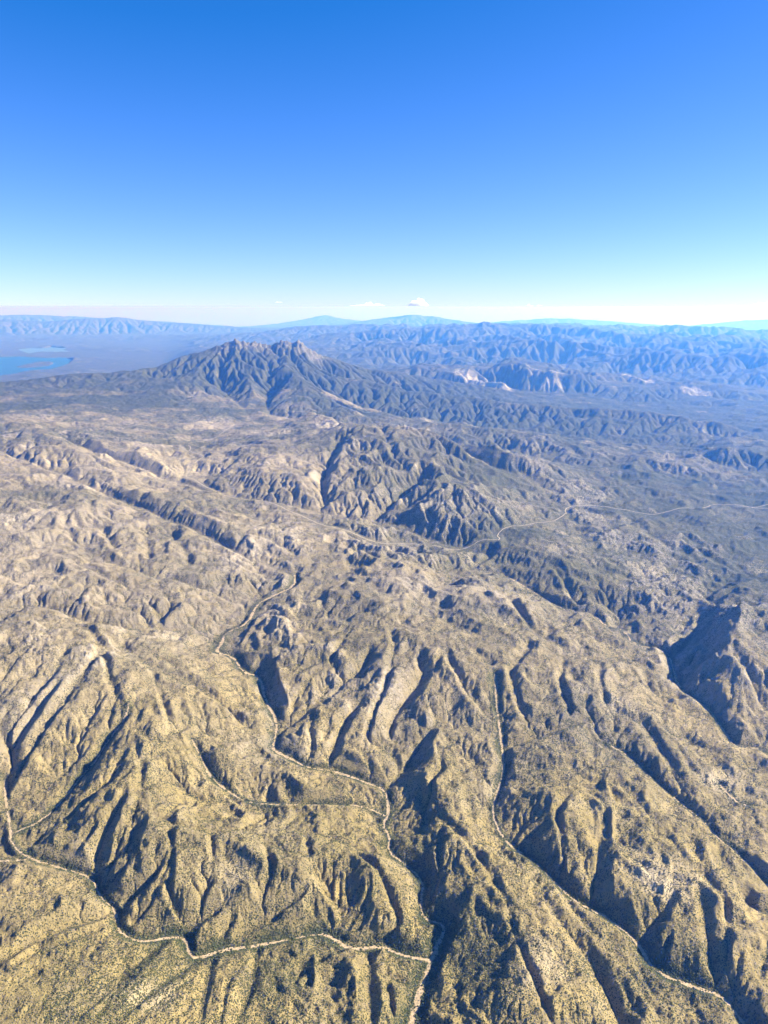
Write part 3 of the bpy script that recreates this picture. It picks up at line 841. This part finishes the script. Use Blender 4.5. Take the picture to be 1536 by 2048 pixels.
# ---------------------------------------------------------------- dirt roads: graded strips laid on the ground
def ribbon(name, lines_w, mat):
    V = []; F = []
    for p, w in lines_w:
        t = np.gradient(p[:, :2], axis=0); t /= np.maximum(np.linalg.norm(t, axis=1), 1e-6)[:, None]
        nrm = np.stack([-t[:, 1], t[:, 0]], 1)
        wv = w * (1 + .22 * perlin(p[:, 0] / 90, p[:, 1] / 90, 21))
        base = len(V)
        for k, f in enumerate((-.5, -.17, .17, .5)):
            x = p[:, 0] + nrm[:, 0] * wv * f; y = p[:, 1] + nrm[:, 1] * wv * f
            z = sample(hf, x, y) + 1.6 - (x * x + y * y) / (2 * EARTH)
            if k == 0: cols = []
            cols.append(np.stack([x * U, y * U, z * U], 1))
        c = np.stack(cols, 1)                     # along, across, xyz
        V.extend(c.reshape(-1, 3).tolist())
        gap = perlin(p[:, 0] / 260, p[:, 1] / 260, 23)
        for i in range(len(p) - 1):
            if gap[i] > 0.30: continue          # brush hides it there
            for k in range(3):
                a = base + i * 4 + k
                F.append((a, a + 4, a + 5, a + 1))
    me = bpy.data.meshes.new(name); me.from_pydata(V, [], F)
    me.materials.append(mat); me.polygons.foreach_set('use_smooth', [True] * len(F))
    o = bpy.data.objects.new(name, me); col.objects.link(o); o['kind'] = 'structure'
    return o
ribbon('dirt_road', [(roadl['ridge'], 7.5), (roadl['east'], 8.0), (roadl['spur'], 6.0)], M_road)

# ---------------------------------------------------------------- desert scrub: low bushes and mesquite on the near slopes
def scrub(count):
    r = np.random.default_rng(77)
    k = count * 6
    rr = np.exp(r.uniform(math.log(1750), math.log(5200), k)); tt = r.uniform(math.radians(-29), math.radians(29), k)
    x = rr * np.sin(tt); y = rr * np.cos(tt)
    vg = sample(veg, x, y); rk = sample(rock, x, y)
    dw = sample(np.minimum(DW / np.maximum(wid, 3.0), 99.0), x, y)
    clump = fbm(x, y, 240.0, 4, 300, .6)
    river = smoothstep(8.0, 1.5, dw)
    pr = np.clip(0.10 + 0.30 * np.clip(clump + .2, 0, 1) + 0.55 * vg - 0.3 * rk, 0.02, 1)
    pr = np.where(dw < 1.2, 0.06, np.maximum(pr, 0.7 * river * np.clip(clump + .6, 0, 1)))
    keep = np.nonzero(r.random(k) < pr)[0][:count]
    x, y, river = x[keep], y[keep], river[keep]; q = len(x)
    size = (1.15 + 1.7 * r.random(q) ** 2.4) * (1 + 0.55 * river * r.random(q))
    g = (1 + 5 ** .5) / 2
    V = np.array([(-1, g, 0), (1, g, 0), (-1, -g, 0), (1, -g, 0), (0, -1, g), (0, 1, g), (0, -1, -g), (0, 1, -g), (g, 0, -1), (g, 0, 1), (-g, 0, -1), (-g, 0, 1)]) / math.sqrt(1 + g * g)
    F = np.array([(0, 11, 5), (0, 5, 1), (0, 1, 7), (0, 7, 10), (0, 10, 11), (1, 5, 9), (5, 11, 4), (11, 10, 2), (10, 7, 6), (7, 1, 8), (3, 9, 4), (3, 4, 2), (3, 2, 6), (3, 6, 8), (3, 8, 9), (4, 9, 5), (2, 4, 11), (6, 2, 10), (8, 6, 7), (9, 8, 1)])
    lump = 0.72 + 0.56 * r.random((q, 12, 1))
    a = r.uniform(0, 6.283, q)
    P = V[None] * lump * size[:, None, None]
    P[..., 2] = P[..., 2] * 0.72
    ca, sa = np.cos(a)[:, None], np.sin(a)[:, None]
    px_, py_ = P[..., 0] * ca - P[..., 1] * sa, P[..., 0] * sa + P[..., 1] * ca
    z = sample(hf, x, y) - (x * x + y * y) / (2 * EARTH) + size * 0.42
    co_ = np.stack([px_ + x[:, None], py_ + y[:, None], P[..., 2] + z[:, None]], -1) * U
    tri = (F[None] + 12 * np.arange(q)[:, None, None]).astype(np.int32)
    me = bpy.data.meshes.new('desert_scrub')
    me.vertices.add(q * 12); me.vertices.foreach_set('co', co_.astype(np.float32).ravel())
    me.loops.add(tri.size); me.loops.foreach_set('vertex_index', tri.ravel())
    me.polygons.add(q * 20); me.polygons.foreach_set('loop_start', np.arange(0, tri.size, 3, dtype=np.int32))
    me.update(calc_edges=True)
    tint = np.repeat(np.stack([r.random(q), r.random(q), river, np.ones(q)], 1), 12, 0).astype(np.float32)
    at = me.color_attributes.new('tint', 'FLOAT_COLOR', 'POINT'); at.data.foreach_set('color', tint.ravel())
    mt, t, b = newmat('scrub_leaves'); g_ = G(t)
    an = g_.node('ShaderNodeAttribute', attribute_name='tint'); sp_ = g_.node('ShaderNodeSeparateColor'); g_.link(an.outputs['Color'], sp_.inputs[0])
    c = g_.mix(sp_.outputs[0], (0.045, 0.055, 0.024), (0.125, 0.120, 0.048))
    c = g_.mix(g_.math('MULTIPLY', sp_.outputs[2], 0.6), c, (0.045, 0.065, 0.028))
    g_.link(c, b.inputs['Base Color']); b.inputs['Roughness'].default_value = 0.9; b.inputs['Specular IOR Level'].default_value = 0.1
    me.materials.append(mt)
    o = bpy.data.objects.new('desert_scrub', me); col.objects.link(o); o['kind'] = 'stuff'
    print('bushes', q)
scrub(140000)

# ---------------------------------------------------------------- the lake
M_water, t, b = newmat('lake_water'); g = G(t)
b.inputs['Base Color'].default_value = (0.025, 0.07, 0.12, 1); b.inputs['Roughness'].default_value = 0.35; b.inputs['Specular IOR Level'].default_value = 0.12
M_silt, t, b = newmat('silty_water')
b.inputs['Base Color'].default_value = (0.11, 0.16, 0.17, 1); b.inputs['Roughness'].default_value = 0.4; b.inputs['Specular IOR Level'].default_value = 0.2
def flat(name, P, mat):
    c = P[:, :2].mean(0); me = bpy.data.meshes.new(name)
    q = np.vstack([P, [[c[0], c[1], P[0, 2]]]])
    z = (q[:, 2] - (q[:, 0] ** 2 + q[:, 1] ** 2) / (2 * EARTH)) * U
    k = len(P)
    me.from_pydata(np.stack([q[:, 0] * U, q[:, 1] * U, z], 1).tolist(), [], [(i, (i + 1) % k, k) for i in range(k)])
    me.materials.append(mat)
    o = bpy.data.objects.new(name, me); col.objects.link(o); o['kind'] = 'structure'
def grow(P, f=1.03):
    c = P[:, :2].mean(0); Q = P.copy(); Q[:, :2] = c + (Q[:, :2] - c) * f; return Q
flat('lake', grow(poly(LAKE['near'])), M_water)
flat('shallow_lake', grow(poly(LAKE['far'])), M_silt)

# ---------------------------------------------------------------- clouds standing over the horizon
import bmesh
M_cloud = bpy.data.materials.new('cloud_vapour'); M_cloud.use_nodes = True
t = M_cloud.node_tree; t.nodes.clear()
o = t.nodes.new('ShaderNodeOutputMaterial'); pv = t.nodes.new('ShaderNodeVolumePrincipled')
pv.inputs['Color'].default_value = (1, 1, 1, 1); pv.inputs['Absorption Color'].default_value = (1, 1, 1, 1)
pv.inputs['Density'].default_value = 0.22
t.links.new(pv.outputs[0], o.inputs['Volume'])
def cloud(u, v, wpx, hpx, d, label, seed, puffs=26, group=None):
    r = np.random.default_rng(seed)
    ax, ay, mz = ray(u, v)
    s = d * 1000.0
    k = s / FPX                                   # metres per photo pixel out there
    W, Hh = wpx * k, hpx * k
    bm = bmesh.new()
    for q in range(puffs):
        x = r.uniform(-.5, .5); e = 1 - (2 * x) ** 2
        y = r.uniform(-.22, .22) * e
        rad = Hh * r.uniform(.16, .36) * (.45 + .55 * e)
        zc = rad * .55 + r.uniform(0, 1) * max(Hh * e - 1.6 * rad, 0)
        res = bmesh.ops.create_icosphere(bm, subdivisions=3, radius=rad * U)
        for vv in res['verts']:
            c = vv.co
            nz = 1 + .22 * math.sin(c.x * 3.1 / (rad * U) + q) * math.cos(c.y * 2.7 / (rad * U) + 2 * q) + .12 * math.sin(c.z * 6 / (rad * U) + c.x * 5 / (rad * U))
            vv.co = c * nz
            vv.co.z *= .8
            vv.co += Vector((x * W * U, y * W * U, zc * U))
            if vv.co.z < 0: vv.co.z *= .25
    core = bmesh.ops.create_icosphere(bm, subdivisions=3, radius=1.0)
    for vv in core['verts']:
        vv.co = Vector((vv.co.x * W * .5 * U, vv.co.y * W * .22 * U, Hh * U * (.14 + .13 * vv.co.z)))
    tmp = bpy.data.meshes.new('tmp'); bm.to_mesh(tmp); bm.free()
    to = bpy.data.objects.new('tmp', tmp); col.objects.link(to)
    md = to.modifiers.new('skin', 'REMESH'); md.mode = 'VOXEL'; md.voxel_size = max(Hh * U / 22, W * U / 90)
    me = bpy.data.meshes.new_from_object(to.evaluated_get(bpy.context.evaluated_depsgraph_get()))
    me.name = 'cloud'; me.materials.clear()
    bpy.data.objects.remove(to); bpy.data.meshes.remove(tmp)
    me.polygons.foreach_set('use_smooth', [True] * len(me.polygons)); me.materials.append(M_cloud)
    o = bpy.data.objects.new('cloud', me); col.objects.link(o)
    o.location = (ax * s * U, ay * s * U, (EYE + mz * s) * U)
    o.rotation_euler.z = -math.atan2(ax, ay)
    o['label'] = label; o['category'] = 'cloud'
    if group: o['group'] = group
    return o
GC = 'small clouds over the far horizon'
cloud(836, 612, 40, 17, 110, 'bright white puffy cumulus cloud over the broad blue mountain, the tallest of the clouds', 1, 30, GC)
cloud(742, 612, 54, 9, 112, 'long flat white cloud just left of the tallest puffy cloud', 2, 30, GC)
cloud(716, 612, 34, 4, 118, 'low thin wisp of cloud at the left end of the long flat cloud', 3, 16, GC)
cloud(1058, 612, 15, 5, 118, 'tiny white cloud, the left one of a pair right of the broad blue mountain', 4, 10, GC)
cloud(1078, 612, 14, 4, 118, 'tiny white cloud, the right one of a pair right of the broad blue mountain', 5, 10, GC)
cloud(1524, 611, 34, 9, 120, 'faint white cloud at the right edge of the photo', 6, 14, GC)
cloud(558, 605, 16, 4, 120, 'tiny thin cloud far left of the others, above the peaked mountain', 8, 9, GC)

# ---------------------------------------------------------------- air
me = bpy.data.meshes.new('haze')
bm = bmesh.new()
zlo = float(co[..., 2].min()) - 1.0
bmesh.ops.create_cube(bm, size=1)
for vv in bm.verts:
    vv.co = Vector((vv.co.x * 3200, 1100 + vv.co.y * 2600, (zlo + 24.25) / 2 + vv.co.z * (24.25 - zlo)))
bm.to_mesh(me); bm.free()
hz = bpy.data.objects.new('haze', me); col.objects.link(hz); hz['kind'] = 'stuff'
mt = bpy.data.materials.new('haze'); mt.use_nodes = True; t = mt.node_tree; t.nodes.clear()
o = t.nodes.new('ShaderNodeOutputMaterial'); pv = t.nodes.new('ShaderNodeVolumePrincipled')
pv.inputs['Color'].default_value = (0.09, 0.325, 1.0, 1)
pv.inputs['Absorption Color'].default_value = (1, 1, 1, 1)
pv.inputs['Density'].default_value = 0.0027
pv.inputs['Anisotropy'].default_value = 0.5
t.links.new(pv.outputs[0], o.inputs['Volume'])
me.materials.append(mt)
print('scene built', round(time.time() - T0, 1))
